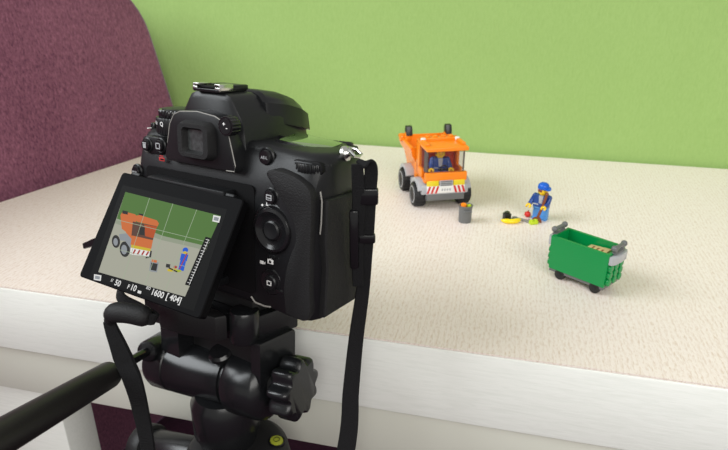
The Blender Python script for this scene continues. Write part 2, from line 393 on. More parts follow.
# buttons on the back: each its own part, with a printed sign on its face
TX = Matrix.Rotation(R(90), 4, 'X')
def button(x, z, y, r, glyph, gs=3.2, col='gloss', name='button'):
    bb = MB(); bb.lathe([(r + 1.3, 0), (r + 1.3, 1.0), (r + .7, 1.5), (r + .2, 1.3)], (x, y + .8, z), (0, -1, 0), M['body_soft'], 24)
    bb.lathe([(r, 0), (r, 2.0), (r * .9, 2.6), (r * .5, 2.8)], (x, y + .6, z), (0, -1, 0), M[col], 24)
    if glyph == 'bin':
        bb.box((x, y - 2.3, z - .2), (2.4, .12, 2.6), M['print_dim']); bb.box((x, y - 2.3, z + 1.6), (3.2, .12, .6), M['print_dim'])
    elif glyph == 'play':
        for zz in (-1.5, 1.5): bb.box((x, y - 2.3, z + zz), (3.4, .12, .6), M['print_dim'])
        for xx in (-1.5, 1.5): bb.box((x + xx, y - 2.3, z), (.6, .12, 3.4), M['print_dim'])
    elif glyph == 'box':
        bb.box((x, y - 2.3, z), (3.6, .12, 3.0), M['print_dim'], 0); bb.box((x, y - 2.4, z + .5), (2.4, .14, .9), M['gloss']); bb.box((x, y - 2.4, z - .8), (2.6, .14, .5), M['gloss'])
    elif glyph: add_text(bb, glyph, gs, M['print_dim'], Matrix.Translation((x, y - 2.35, z)) @ TX)
    return bb.build(name, dslr)
b = MB(); b.prism(rrect(20, 10, 4.8, 6, -42.5, 80), 8, 2.2, M['body_soft'], bev=.7, axis='y'); b.build('button_panel', dslr)
button(-47.4, 79.6, 2.0, 3.3, 'bin', name='delete_button')
button(-35.8, 80.6, 2.0, 3.3, 'play', name='playback_button')
button(-55, 63, -0.3, 3.3, 'MENU', 1.6, name='menu_button')
button(41, 83, 5.6, 4.0, 'AE-L', 2.2, name='exposure_lock_button')
button(49.5, 64.3, -1.0, 3.6, 'box', name='info_button')
b = MB(); b.box((-33, -.25, 73.2), (4.6, .25, 2.2), M['redprint'], .1); b.box((-32.6, -.4, 73.2), (2.8, .2, .8), M['dark']); b.box((-33.2, -.25, 75.1), (3.0, .25, .5), M['redprint'])
b.build('format_mark', dslr)
# multi selector
b = MB(); b.lathe([(14.5, 0), (14.3, 1.6), (13, 2.4), (12.6, 1.6)], (51.5, 0.4, 47), (0, -1, 0), M['body_soft'], 40)
b.lathe([(12.4, 0), (12.4, 3.4), (11.6, 4.6), (10.2, 5.0), (8.4, 4.2), (6.4, 3.4), (5.4, 3.6)], (51.5, 0.4, 47), (0, -1, 0), M['gloss'], 40)
ms = b.build('multi_selector', dslr)
b = MB(); b.lathe([(5.2, 0), (5.2, 4.4), (4.4, 5.0), (2.2, 4.6), (.5, 4.5)], (51.5, 0.4, 47), (0, -1, 0), M['body_soft'], 24); b.build('centre_button', ms)
b = MB()
for k in range(3): b.box((51.5 - 3.2 + k * 3.2, -1.4, 31.2), (1.0, 1.2, 1.8), M['gloss'], .2)
b.box((51.5, -.6, 31.0), (10, 1.6, 3.4), M['body_soft'], .6); b.build('lock_lever', dslr)
b = MB(); add_text(b, 'L', 3.0, M['print'], Matrix.Translation((47.6, -2.3, 62 - 1.6)) @ TX)
b.cyl((44.2, -1.9, 59.2), (44.2, -2.3, 59.2), .6, M['print'], 10); b.build('lock_mark', dslr)
# live view switch
b = MB(); b.lathe([(7.6, 0), (7.6, 1.4), (6.9, 2.2), (5.2, 2.3)], (49.5, .2, 17), (0, -1, 0), M['gloss'], 32)
b.box((55.6, -1.2, 13.2), (6, 2.4, 3.0), M['gloss'], .8, mx=None)
lv = b.build('live_view_switch', dslr)
b = MB(); b.lathe([(4.2, 0), (4.2, 3), (3.6, 3.6), (1, 3.7)], (49.5, .2, 17), (0, -1, 0), M['body_soft'], 24)
for xx, zz, w, h in ((0, 1.1, 3, .5), (0, -1.1, 3, .5), (-1.3, 0, .5, 2.4), (1.3, 0, .5, 2.4)): b.box((49.5 + xx, -3.6, 17 + zz), (w, .15, h), M['print'])
b.build('live_view_button', lv)
b = MB()                                                              # little photo and movie signs above the switch
b.box((48.6, -1.3, 29.6 - 1.2), (4.0, .2, 2.6), M['print'], .1); b.box((48.6, -1.3, 31.2 - 1.2), (1.6, .2, .9), M['print']); b.cyl((48.6, -1.4, 28.4), (48.6, -1.55, 28.4), .8, M['dark'], 12)
b.box((42.4, -1.0, 26.6), (2.6, .2, 1.9), M['print'], .1); b.poly([(43.8, -1.2, 26.6), (45.0, -1.2, 27.5), (45.0, -1.2, 25.7)], M['print'])
b.build('mode_signs', dslr)
# rear command dial
b = MB(); b.prism(rrect(19, 7.4, 3.4, 5, 68, 81.2), 8.5, 4.2, M['dark'], bev=.6, axis='y'); b.build('dial_slot', dslr)
b = MB(); b.knurl((68, 11.4, 79.0), (68, 11.4, 83.4), 10.6, M['body_soft'], 34, .6); b.build('rear_dial', dslr)
# rubber thumb rest and card door
TR_ = [(61, 2.5), (75.5, 2.5), (76.4, 20), (76.5, 40), (77, 62), (75.5, 72), (68, 77), (58, 79), (51, 79), (48.5, 76.5), (52, 72), (56.5, 66.5), (61, 61.5), (65, 56), (67, 50), (67, 43), (64, 36), (61, 26), (59.8, 15)]
TS_ = spline([(x, z, 0) for x, z in TR_ + TR_[:1]], 4)[:-1]
b = MB(); b.prism([(p.x, p.y) for p in TS_], 4, -4.0, M['rubber'], bev=.6, axis='y'); b.build('thumb_rest', dslr)
b = MB()
ring = lambda x, g: [(x, yy, zz) for yy, zz in ((3 + g, 3 + g), (4 + g, 30), (2.4 + g, 45), (2.6 + g, 67 - g), (35 - g, 66 - g), (36 - g, 40), (38 - g, 3 + g))]
b.loft([ring(76.5, 0), ring(81.2, 0), ring(82, .8)], M['rubber'], smooth=False); b.build('card_door', dslr)
b = MB(); b.prism([(52, 0), (60, 0), (68, 0), (76, 3), (76, 64), (72, 74), (60, 76), (50, 72), (46, 60), (46, 8)], 49, 52.6, M['rubber'], bev=1.4, axis='y'); b.build('front_grip', dslr)
b = MB(); b.cyl((62, 36, 2), (62, 36, 1.0), 3.0, M['gloss']); b.box((25, 20, -.4), (60, 30, .8), M['rubber'], .3); b.build('base_plate', dslr)
# top of the camera
LT = Matrix.Translation((51, 31, 87.6)) @ Matrix.Rotation(R(6), 4, 'X') @ Matrix.Rotation(R(5), 4, 'Y')
b = MB(); b.box((0, 0, .6), (34, 22, 2.6), M['gloss'], 1.0, mx=LT); tl_ = b.build('top_display', dslr)
b = MB(); b.box((0, 0, 2.1), (30, 17.5, .5), M['glass_dark'], .15, mx=LT); b.build('display_glass', tl_)
b = MB(); b.lathe([(7.5, 0), (7.5, 3), (6.8, 4)], (64, 45, 83.5), (0, .12, 1), M['body_soft'], 28); b.lathe([(4.6, 3), (4.6, 5.2), (3.6, 6)], (64, 45, 83.5), (0, .12, 1), M['gloss'], 24); b.build('shutter_button', dslr)
for x in (48, 56):
    b = MB(); b.cyl((x, 47, 85), (x, 47, 88.8), 2.2, M['gloss'], bev=.6); b.build('button', dslr)
b = MB(); b.knurl((-38, 21, 86), (-38, 21, 95.6), 15.2, M['body_soft'], 44, .35)
for s, a in (('L', 226), ('CH', 245), ('Q', 268), ('S', 205)):
    a = R(a); add_text(b, s, 3.4 if s != 'CH' else 2.6, M['print'], Matrix.Translation((-38 + 15.35 * math.cos(a), 21 + 15.35 * math.sin(a), 92.4)) @ Matrix.Rotation(a + R(90), 4, 'Z') @ TX)
rd = b.build('release_dial', dslr)
b = MB(); b.knurl((-38, 21, 95.6), (-38, 21, 100.2), 13.4, M['gloss'], 34, .5); b.cyl((-38, 21, 100), (-38, 21, 100.6), 11.4, M['body'], 32, bev=.3); b.build('mode_dial', rd)
b = MB(); b.box((-52, 8, 88.6), (1.2, 2.6, .4), M['print']); b.build('dial_index', dslr)
for x in (-50,):
    b = MB(); b.cyl((x - 5, 14, 84), (x - 5, 14, 91), 2.0, M['gloss'], bev=.5); b.build('dial_lock', dslr)
# strap lugs
for sx, x, lz in ((1, 79, 0), (-1, -58, -9)):
    b = MB(); b.lathe([(4.2, 0), (4.0, 1.6), (2.8, 2.2), (2.0, 3.6), (2.5, 4.6)], (x - sx * 1.5, 24, 87 + lz), (sx, 0, .25), M['chrome'], 20)
    b.build('strap_lug', dslr)
    b = MB(); b.tube([(x + sx * px, py, pz + lz) for px, py, pz in ((1.4, 24, 90.2), (3.4, 21, 89.4), (6.6, 20.4, 87.2), (7.2, 24, 86.4), (6.6, 27.6, 87.2), (3.4, 27, 89.4))], .9, M['chrome'], 8, closed=True); b.build('lug_ring', dslr)
# lens
b = MB(); b.lathe([(33, 0), (33, 4), (32, 6), (32, 10), (33.5, 11), (33.5, 24), (32.6, 25), (32.6, 34), (31, 36), (27, 36), (25, 33)], (0, 38.5, 50), (0, 1, 0), M['body'], 48)
ln = b.build('lens', dslr)
b = MB(); b.knurl((0, 52, 50), (0, 61, 50), 34.2, M['rubber'], 70, .7); b.build('focus_ring', ln)
b = MB(); b.lathe([(26, 0), (18, 2.4), (9, 3.6), (.5, 4)], (0, 69, 50), (0, 1, 0), M['glass_dark'], 40); b.build('front_glass', ln)

# tilting screen, with the live picture of the toys
SW, SH = 92.0, 64.5
SM = Matrix.Translation((-8.6, -27, 36.0)) @ Matrix.Rotation(R(2.6), 4, 'Z') @ Matrix.Rotation(R(-31.8), 4, 'X') @ Matrix.Rotation(R(1.5), 4, 'Y')
b = MB()
b.loft([[(x, 6.5, z) for x, z in rrect(SW - 3, SH - 3, 2, 4)], [(x, 5.4, z) for x, z in rrect(SW - .6, SH - .6, 2, 4)], [(x, .5, z) for x, z in rrect(SW, SH, 2, 4)], [(x, 0, z) for x, z in rrect(SW - 1, SH - 1, 1.8, 4)]], M['frame'], mx=SM)
for x, w in ((-36, 7), (33, 11)): b.box((x, 3.5, SH / 2 + .6), (w, 6, 2.0), M['body'], .6, mx=SM)
scrn = b.build('tilting_screen', dslr)
# flat artwork of the screen: pixels of the lit panel, traced on its own plane (u,v in mm)
def homog(src, dst):
    A = []; Bv = []
    for (x, y), (X, Y) in zip(src, dst):
        A.append([x, y, 1, 0, 0, 0, -X * x, -X * y]); Bv.append(X)
        A.append([0, 0, 0, x, y, 1, -Y * x, -Y * y]); Bv.append(Y)
    h = np.linalg.solve(np.array(A, float), np.array(Bv, float)); return h
hh = homog([(137, 36), (455, 101), (352, 439), (5, 297)], [(-SW / 2, SH / 2), (SW / 2, SH / 2), (SW / 2, -SH / 2), (-SW / 2, -SH / 2)])
def q(x, y):
    d = hh[6] * x + hh[7] * y + 1
    return ((hh[0] * x + hh[1] * y + hh[2]) / d, (hh[3] * x + hh[4] * y + hh[5]) / d)
def lit(name, col, s=1.0): return mat(name, (0.01, 0.01, 0.01), 0.5, spec=0.03, emit=(col, s))
K = dict(bk=mat('screen_black', (0.005, 0.005, 0.005), 0.4, spec=0.03), green=lit('lit_green', (0.075, 0.165, 0.036)), table=lit('lit_table', (0.36, 0.36, 0.29)), far=lit('lit_far_table', (0.27, 0.30, 0.22)),
         orange=lit('lit_orange', (0.56, 0.14, 0.035)), orange2=lit('lit_orange_dark', (0.42, 0.07, 0.012)), dark=lit('lit_dark', (0.02, 0.02, 0.02)), win=lit('lit_window', (0.10, 0.045, 0.03)), grey=lit('lit_grey', (0.25, 0.27, 0.29)), white=lit('lit_white', (0.72, 0.72, 0.70)),
         blue=lit('lit_blue', (0.01, 0.09, 0.55)), yellow=lit('lit_yellow', (0.55, 0.42, 0.02)), red=lit('lit_red', (0.35, 0.03, 0.02)), grid=lit('lit_grid', (0.33, 0.40, 0.28)), lime=lit('lit_lime', (0.35, 0.42, 0.03)))
scr_b = MB(); lay = [0.05]
def flat(pts, m):
    lay[0] += 0.004
    P = [q(*p) for p in pts]; scr_b.poly([(x, -lay[0], z) for x, z in P], K[m], mx=SM)
def flat_disc(cx, cy, rx, ry, m, n=18): flat([(cx + rx * math.cos(2 * PI * k / n), cy + ry * math.sin(2 * PI * k / n)) for k in range(n)], m)
def line(a, c, w, m):
    dx, dy = c[0] - a[0], c[1] - a[1]; L = math.hypot(dx, dy); nx, ny = -dy / L * w / 2, dx / L * w / 2
    flat([(a[0] + nx, a[1] + ny), (c[0] + nx, c[1] + ny), (c[0] - nx, c[1] - ny), (a[0] - nx, a[1] - ny)], m)
flat([(137, 66), (412, 126), (335, 412), (34, 302)], 'bk')
flat([(143, 82), (396, 142), (306, 366), (60, 287)], 'table')
flat([(118, 146), (143, 82), (396, 142), (364, 222), (298, 206), (240, 192)], 'green')
flat([(364, 222), (298, 206), (240, 192), (118, 146), (113, 158), (236, 203), (296, 217), (360, 233)], 'far')
# truck
flat_disc(113, 205, 11, 17, 'dark'); flat_disc(112, 206, 6, 10, 'grey'); flat_disc(136, 226, 14, 21, 'dark'); flat_disc(134, 227, 8, 13, 'grey')
flat([(196, 228), (210, 232), (207, 250), (192, 252)], 'dark')
flat([(128, 138), (135, 128), (150, 132), (166, 136), (170, 140), (160, 206), (148, 196), (140, 180), (130, 172)], 'orange')
flat([(134, 126), (148, 129), (147, 137), (133, 134)], 'dark'); flat([(176, 134), (188, 136), (187, 142), (176, 140)], 'dark')
flat([(122, 186), (142, 184), (158, 202), (156, 232), (146, 216), (138, 204), (124, 202)], 'grey')
flat([(166, 140), (178, 138), (224, 152), (229, 160), (225, 168), (172, 155), (164, 150)], 'orange')
flat([(160, 154), (224, 167), (212, 205), (155, 190)], 'win'); flat([(190, 162), (224, 168), (214, 198), (192, 192)], 'orange2'); flat([(178, 168), (192, 170), (190, 190), (176, 188)], 'dark')
flat([(157, 190), (213, 203), (208, 226), (152, 214)], 'orange'); flat([(154, 214), (207, 226), (205, 234), (153, 222)], 'yellow')
flat([(152, 222), (205, 233), (202, 247), (150, 240)], 'white')
for k in range(4): line((158 + k * 12, 239 + k * 1.6), (165 + k * 12, 227 + k * 2), 4.5, 'red')
flat([(205, 260), (229, 264), (224, 292), (202, 288)], 'grey'); flat([(208, 264), (226, 268), (222, 288), (205, 284)], 'dark'); flat([(210, 255), (224, 258), (223, 265), (209, 262)], 'orange')
flat([(292, 240), (312, 244), (308, 262), (288, 258)], 'blue'); flat([(290, 258), (306, 262), (300, 290), (284, 287)], 'blue'); flat_disc(303, 231, 8, 7, 'blue'); flat_disc(302, 238, 5, 4, 'yellow')
line((308, 240), (288, 284), 3, 'red'); flat_disc(266, 286, 13, 5, 'yellow'); flat([(250, 268), (262, 270), (260, 280), (249, 278)], 'dark'); flat_disc(284, 289, 10, 4, 'lime'); line((258, 280), (282, 292), 4, 'dark'); flat_disc(276, 278, 5, 4, 'red')
# framing grid, level scale, signs and readings
line((205, 97), (128, 308), 1.3, 'grid'); line((266, 111), (190, 328), 1.3, 'grid'); line((330, 126), (248, 347), 1.3, 'grid')
line((117, 149), (370, 212), 1.3, 'grid'); line((88, 218), (338, 286), 1.3, 'grid')
flat([(358, 196), (373, 200), (320, 334), (305, 330)], 'bk')
for k in range(17):
    t = k / 16; x = 364 - 47 * t; y = 204 + 120 * t
    line((x - (3 if k % 4 else 5), y - 1), (x + 5, y + 2), 1.5, 'white')
line((367, 204), (318, 331), 1.2, 'white')
def sign_box(cx, cy):
    flat([(cx - 9, cy - 10), (cx + 11, cy - 6), (cx + 8, cy + 10), (cx - 11, cy + 6)], 'white'); flat([(cx - 6, cy - 6), (cx + 7, cy - 3), (cx + 5, cy + 6), (cx - 8, cy + 3)], 'grey')
sign_box(385, 150); sign_box(58, 303)
def scr_text(s, x, y, size):
    lay[0] += 0.004; p = q(x, y)
    add_text(scr_b, s, size, K['white'], SM @ Matrix.Translation((p[0], -lay[0], p[1])) @ TX)
scr_text('1/', 97, 312, 2.5); scr_text('50', 113, 321, 4.5); scr_text('F', 143, 332, 3.2); scr_text('10', 157, 336, 4.5); scr_text('ISO', 200, 338, 2.1); scr_text('1600', 226, 355, 4.6); scr_text('[ 404]', 274, 371, 4.4)
flat([(170, 343), (180, 346), (178, 354), (168, 351)], 'white')
scr_b.build('screen_picture', scrn)
b = MB()                                                              # arms holding the screen away from the back
b.box((-6, -5, 62), (60, 9, 5), M['body'], 1); b.box((-6, -6, 12), (46, 30, 5), M['body'], 1.2, mx=Matrix.Translation((0, -2, -2)))
b.box((-6, -12, 30), (40, 24, 3), M['dark'], .8, mx=Matrix.Translation((0, 0, 0)))
b.build('screen_arm', dslr)
b = MB(); b.prism(rrect(84, 62, 3, 4, -5, 37), .4, -.35, M['dark'], axis='y'); b.build('screen_recess', dslr)

# ------------------------------------------------------------------ tripod (local mm: same origin as the camera, level, turned with the head)
FLZ = -(CAMT.z) * 1000
tri = thing('tripod', 'black tripod with pan handle and lobed knob holding the camera', 'tripod', (CAMT.x, CAMT.y, 0), (0, 0, CAMYAW))
HZ = CAMT.z * 1000                                                   # local z is measured from the floor
TZ = Matrix.Translation((0, 0, HZ)); TP = TZ @ Matrix.Rotation(R(-6.5), 4, 'X') @ Matrix.Rotation(R(-1.4), 4, 'Y')
def tb(): return MB()
b = tb(); b.prism([(27, 8), (32, 36), (-24, 42), (-28, 10)], -12, -3.6, M['tripod_matt'], bev=1.2, mx=TP)
b.cyl((3, 30, -3.6), (3, 30, -1.2), 7, M['chrome'], mx=TP); b.build('quick_release_plate', tri)
b = tb(); b.prism([(31, 4), (38, 37), (-28, 46), (-40, 4), (-36, -2), (0, -2)], -29, -12, M['tripod'], bev=1.6, mx=TP); b.build('platform', tri)
b = tb(); b.prism([(-43, -8), (-41, -13), (-30, -12), (-25, -15.5), (-8, -14), (2, -11), (14, -9), (17, -3), (8, 0), (-40, 0)], -27, -11, M['tripod_matt'], bev=1.6, mx=TP); b.build('clamp_lever', tri)
b = tb(); b.cyl((23.5, 5, -29), (23.5, 5, -8), 9.0, M['tripod'], bev=2.5, mx=TP); b.build('clamp_boss', tri)
b = tb(); b.prism([(31, 8), (36, 26), (-22, 28), (-30, 12)], -56, -27, M['tripod_matt'], bev=2, mx=TP)
b.prism([(29, 4), (36, 4), (40, 32), (29, 32)], -62, -27, M['tripod'], bev=2, mx=TP); b.prism([(-44, 0), (-28, 0), (-26, 26), (-42, 26)], -66, -27, M['tripod'], bev=2, mx=TP); b.build('tilt_bracket', tri)
b = tb(); b.lathe([(6, -3), (8, 0), (8, 2), (6.4, 3.6), (2, 4)], (2, 3, -47), (0, -.3, 1), M['gloss'], 28, mx=TZ); b.build('bolt_head', tri)
A0 = Vector((-58, 2, -72)); A1 = Vector((38, 12, -64)); ax = (A1 - A0).normalized()
b = tb(); L = (A1 - A0).length
b.lathe([(13, 0), (17, 1.5), (18.5, 5), (18.5, 18), (17.8, 18.6), (17.8, 19.6), (18.5, 20.2), (18.5, L * .66), (17.2, L * .665), (17.2, L * .72)], A0, ax, M['tripod'], 48, mx=TZ); br = b.build('tilt_barrel', tri)
b = tb(); b.lathe([(17.0, L * .70), (20.6, L * .705), (21.6, L * .725), (21.6, L * .92), (20.6, L * .95), (14, L)], A0, ax, M['tripod'], 48, mx=TZ); b.build('barrel_collar', tri)
K0 = A1 + ax * 1 + Vector((4, -1, 5)); n = 108; rings = []
qq = ax.to_track_quat('Z', 'Y').to_matrix()
for h, k in ((0, .86), (1.5, .97), (3, 1), (12, 1), (14, .96), (15, .88)):
    rings.append([K0 + qq @ Vector(((17.6 + 2.0 * math.cos(9 * t)) * k * math.cos(t), (17.6 + 2.0 * math.cos(9 * t)) * k * math.sin(t), h)) for t in [2 * PI * j / n for j in range(n)]])
b = tb(); b.loft(rings, M['tripod'], mx=TZ); b.cyl(K0 - ax * 6, K0 + ax * 2, 9, M['tripod_matt'], mx=TZ); b.build('locking_knob', tri)
# pan handle
Rz = Matrix.Rotation(-CAMYAW, 3, 'Z')
def wl(p): return Rz @ (Vector(p) - Vector((CAMT.x * 1000, CAMT.y * 1000, 46)))          # table-level mm -> tripod local
h1 = wl((-146, 302.5, -2.6)); h2 = wl((-157.7, 203.3, 32.4)); hd = (h2 - h1).normalized(); h1 = h1 + hd * 15
hr = wl((-139, 335, -11))
b = tb(); b.tube([hr, h1 + hd * 6], 3.0, M['gloss'], 16, mx=TZ); ph = b.build('pan_handle', tri)
b = tb(); b.cyl(hr.lerp(h1, -.3), hr.lerp(h1, .22), 7, M['tripod'], bev=2, mx=TZ); b.build('handle_socket', ph)
b = tb(); Lh = 170; b.lathe([(3.2, 0), (6.6, .3), (7.5, 1.4), (7.8, 3), (8.0, 30), (8.3, 90), (8.4, Lh - 8), (5.5, Lh - 2), (3, Lh)], h1, hd, M['foam'], 32, mx=TZ); b.build('handle_grip', ph)
# column, collar, shoulder
CX, CY = 0, 3
b = tb(); b.lathe([(18, -76), (21.5, -82), (21.5, -105), (19, -110), (18.5, -114)], (CX, CY, 0), (0, 0, 1), M['tripod'], 40, mx=TZ); b.build('head_neck', tri)
b = tb()
pts = [((18.6 if (k // 2) % 2 else 17.2) * math.cos(2 * PI * k / 24) + CX, (18.6 if (k // 2) % 2 else 17.2) * math.sin(2 * PI * k / 24) + CY) for k in range(24)]
b.prism(pts, -150, -112, M['tripod_matt'], bev=1, mx=TZ); b.build('pan_collar', tri)
b = tb(); b.lathe([(20, -114), (29, -115), (33.5, -119), (35, -127), (35, -160), (28, -168)], (CX + 9, CY - 2, 0), (0, 0, 1), M['tripod_matt'], 48, mx=TZ); sh = b.build('shoulder', tri)
b = tb(); b.lathe([(5.6, 0), (5.6, 1.6), (4.8, 1.9), (4.6, 1.2)], (29.5, 17, -115.2), (.12, .05, 1), M['gloss'], 24, mx=TZ); bl = b.build('level_housing', sh)
b = tb(); b.lathe([(4.6, 0), (4.2, 1.0), (2, 1.5), (.2, 1.6)], (29.5, 17, -114.2), (.12, .05, 1), M['bubble'], 24, mx=TZ)
b.tube([(29.7 + 2.0 * math.cos(2 * PI * k / 16), 17 + 2.0 * math.sin(2 * PI * k / 16), -112.55) for k in range(16)], .18, M['dark'], 6, closed=True, mx=TZ); b.build('bubble_level', bl)
b = tb(); b.cyl((-74, -6, -152), (-14, 0, -140), 14, M['tripod'], bev=3, n=32, mx=TZ); b.cyl((-82, -7, -153.5), (-70, -5.6, -151.2), 17, M['tripod_matt'], bev=2, n=32, mx=TZ); b.build('side_lock', tri)
b = tb(); b.cyl((CX, CY, -260), (CX, CY, -150), 13, M['tripod_matt'], bev=1, mx=TZ); b.build('centre_column', tri)
b = tb(); b.cyl((CX, CY, -215), (CX, CY, -165), 26, M['tripod_matt'], bev=4, mx=TZ); b.build('leg_crown', tri)
for k in range(3):
    a = R(90 + 120 * k); d = Vector((math.cos(a), math.sin(a), 0))
    p0 = Vector((CX, CY, -195)) + d * 24; p1 = Vector((CX, CY, FLZ + 6)) + d * 175
    b = tb(); b.cyl(p0, p0.lerp(p1, .55), 11, M['tripod_matt'], bev=1.5, mx=TZ); b.cyl(p0.lerp(p1, .5), p1, 8, M['tripod'], bev=1, mx=TZ); lg = b.build('leg', tri)
    b = tb(); b.cyl((p1.x, p1.y, FLZ), (p1.x, p1.y, FLZ + 16), 11, M['rubber'], bev=2, mx=TZ); b.build('rubber_foot', lg)

# ------------------------------------------------------------------ neck strap (hangs from the camera's two lugs)
strap = thing('neck_strap', 'black webbing neck strap hanging down on both sides of the camera', 'strap', (CAMT.x, CAMT.y, CAMT.z), (0, 0, CAMYAW))
W1 = (.85, .52, 0)
def strip(name, pts, wd, widths, th, m=M['strap'], n=10):
    P = spline(pts, n); k = len(P) - 1
    ws = [widths[min(int(i / k * (len(widths) - 1)), len(widths) - 2)] * (1 - ((i / k * (len(widths) - 1)) % 1 if i < k else 1)) + widths[min(int(i / k * (len(widths) - 1)), len(widths) - 2) + 1] * ((i / k * (len(widths) - 1)) % 1 if i < k else 1) for i in range(k + 1)]
    wds = [wd] * (k + 1) if isinstance(wd[0], (int, float)) else [wd[min(int(i / k * len(wd)), len(wd) - 1)] for i in range(k + 1)]
    bb = MB(); bb.ribbon(P, wds, ws, th, m); return bb.build(name, strap)
strip('webbing', [(89.6, 26, 84), (91, 29.5, 84.6), (92.4, 32, 81), (92, 32, 68), (91, 32, 47), (89.4, 32, 28), (87.6, 31.5, 8), (87.3, 25, -19), (86.8, 20, -51), (86.7, 14, -91), (80, -10, -180), (50, -60, -260), (0, -85, -300)], W1, [6.5, 6.8, 7, 6.4, 6.6, 7.6, 8.6, 10, 12, 17, 22], 1.6)
strip('webbing_tail', [(88, 26, 84), (87.6, 28, 60), (86.4, 28, 38), (87, 28, 14)], W1, [6, 7, 7, 6], 1.5)
b = MB(); b.box((0, 0, 0), (9.6, 4.6, 9), M['gloss'], 1.2, mx=Matrix.Translation((91.6, 31.6, 66)) @ Matrix.Rotation(R(31.5), 4, 'Z')); b.build('buckle', strap)
b = MB(); b.box((0, 0, 0), (9, 4.4, 5), M['gloss'], 1.0, mx=Matrix.Translation((90.4, 31.6, 42)) @ Matrix.Rotation(R(31.5), 4, 'Z')); b.build('keeper_loop', strap)
b = MB(); b.box((0, 0, 0), (5, 4, 34), M['gloss'], 1.5, mx=Matrix.Translation((85.6, 26.5, 42)) @ Matrix.Rotation(R(31.5), 4, 'Z')); b.build('strap_clip', strap)
strip('webbing', [(-70, 36, 75), (-69, 36, 58), (-70, 26, 20), (-62, -4, 2), (-44, -28, -3), (-22, -32, -4), (-6, -35, -3), (-4, -38, -2), (-10, -41, -1)], (.3, .5, .9), [7, 7, 7, 7, 7], 2.0)
b = MB(); b.tube(spline([(-6, -38, -1.5), (-10, -40, -.5), (-16, -42, 0), (-23, -44, -.5), (-28, -45, -2.5), (-31, -45, -9)], 6), [4, 4.6, 5, 5.4] + [5.8] * 16 + [5.8, 5.7, 5.5, 5.2, 5, 4.8, 4.4, 4] + [3.6, 3.2, 2.4], M['rubber'], 14); b.build('strap_fold', strap)
b = MB(); P = spline([(-31, -46, -6), (-29.5, -46, -13), (-26.5, -46, -22), (-23.5, -46, -32), (-19.5, -46, -42), (-17, -46, -60), (-16.5, -46, -96), (-22, -46, -170), (-20, -64, -250), (0, -85, -300)], 9)
k = len(P) - 1
ws = [6.0 + 5.5 * min(1, i / 24) - 3.6 * max(0, min(1, (i - 36) / 22)) for i in range(k + 1)]
b.ribbon(P, [(.86, .5, 0)] * (k + 1), ws, 2.6, M['strap'])
for i in range(3, 58):                                                # ribs across the padded end
    for f in ((0, .5) if i < 45 else (0, .25, .5, .75)):
        p = P[i].lerp(P[i + 1], f); w = Vector((.86, .5, .10)) * ws[i] * .46; nn = Vector((.5, -.86, 0)) * 1.15
        b.tube([p - w + nn, p + w + nn], .6, M['strap'], 6)
b.build('padded_webbing', strap)
strip('tail_end', [(-105.5, 20.0, 5.0), (-121.1, 18.0, -2.4), (-132.3, 16.0, -8.3), (-141.3, 15.0, -12.4)], (.2, .3, 1), [4, 4.5, 5.5, 4.5], 1.8, M['gloss'])

# ------------------------------------------------------------------ toys on the table (local mm, front of the truck faces -y)
def on_table(x, y): return (x / 1000, y / 1000, TT)
def stud(bb, x, y, z, m, r=2.4, h=1.7): bb.cyl((x, y, z), (x, y, z + h), r, m, 14, bev=.25)

tr = thing('toy_truck', 'orange toy rubbish truck with striped bumper, hopper behind its cab', 'toy truck', on_table(77.0, 572), (0, 0, R(10.5)))
b = MB(); b.box((0, 24, 14), (38, 84, 7), M['grey_d'], .4); b.build('chassis', tr)
b = MB(); b.box((0, -15, 11.4), (40, 6, 2.6), M['grey_l'], .6); b.box((0, -12.6, 14), (48, 5.5, 9.6), M['grey_l'], 1.4); b.build('front_bumper', tr, loc=(0, 0, .0066))
b = MB(); b.box((0, -16.4, 16.6), (38, 4, 7.4), M['white'], .3)
for sx in (-1, 1):
    for k in range(3):
        x0 = sx * (7.0 + k * 4.1); y = -18.5
        b.poly([(x0 + sx * 2.4, y, 13.0), (x0 + sx * 4.6, y, 13.0), (x0 + sx * 2.2, y, 20.2), (x0, y, 20.2)][::sx], M['red'])
b.box((0, -18.45, 16.4), (13, .3, 5.6), M['white'])
for k in range(4): b.box((-3.9 + k * 2.6, -18.65, 16.4), (1.5, .1, 2.2), M['grey_l'])
b.build('striped_plate', tr, loc=(0, 0, .0052))
for sx in (-1, 1):
    b = MB(); b.box((sx * 13.2, -15.6, 23.8), (11.5, 5, 5.8), M['yellow_light'], .6); b.build('headlight', tr, loc=(0, 0, .004))
b = MB(); b.box((0, -15.6, 23.8), (13.6, 5, 5.8), M['grey_l'], .3)
for k in range(3): b.box((0, -18.2, 21.8 + k * 2), (11, .4, .9), M['grey_d'])
b.build('grille', tr, loc=(0, 0, .004))
for sx in (-1, 1):
    for y0 in (0, 48):
        b = MB(); pts = []
        for k in range(11):
            a = R(8 + 142 * k / 10); pts.append((y0 + 17.4 * math.cos(a), 12 + 17.4 * math.sin(a)))
        for k in range(11):
            a = R(150 - 142 * k / 10); pts.append((y0 + 13.2 * math.cos(a), 12 + 13.2 * math.sin(a)))
        b.prism(pts, sx * 15, sx * 27, M['grey_l'], bev=.4, axis='x')
        inner = [(y0 + 16.4 * math.cos(R(180 * k / 12)), 12 + 16.4 * math.sin(R(180 * k / 12))) for k in range(13)] + [(y0 + 13.2 * math.cos(R(180 - 180 * k / 12)), 12 + 13.2 * math.sin(R(180 - 180 * k / 12))) for k in range(13)]
        b.prism(inner, sx * 11, sx * 16.6, M['grey_l'], axis='x'); b.build('mudguard', tr)
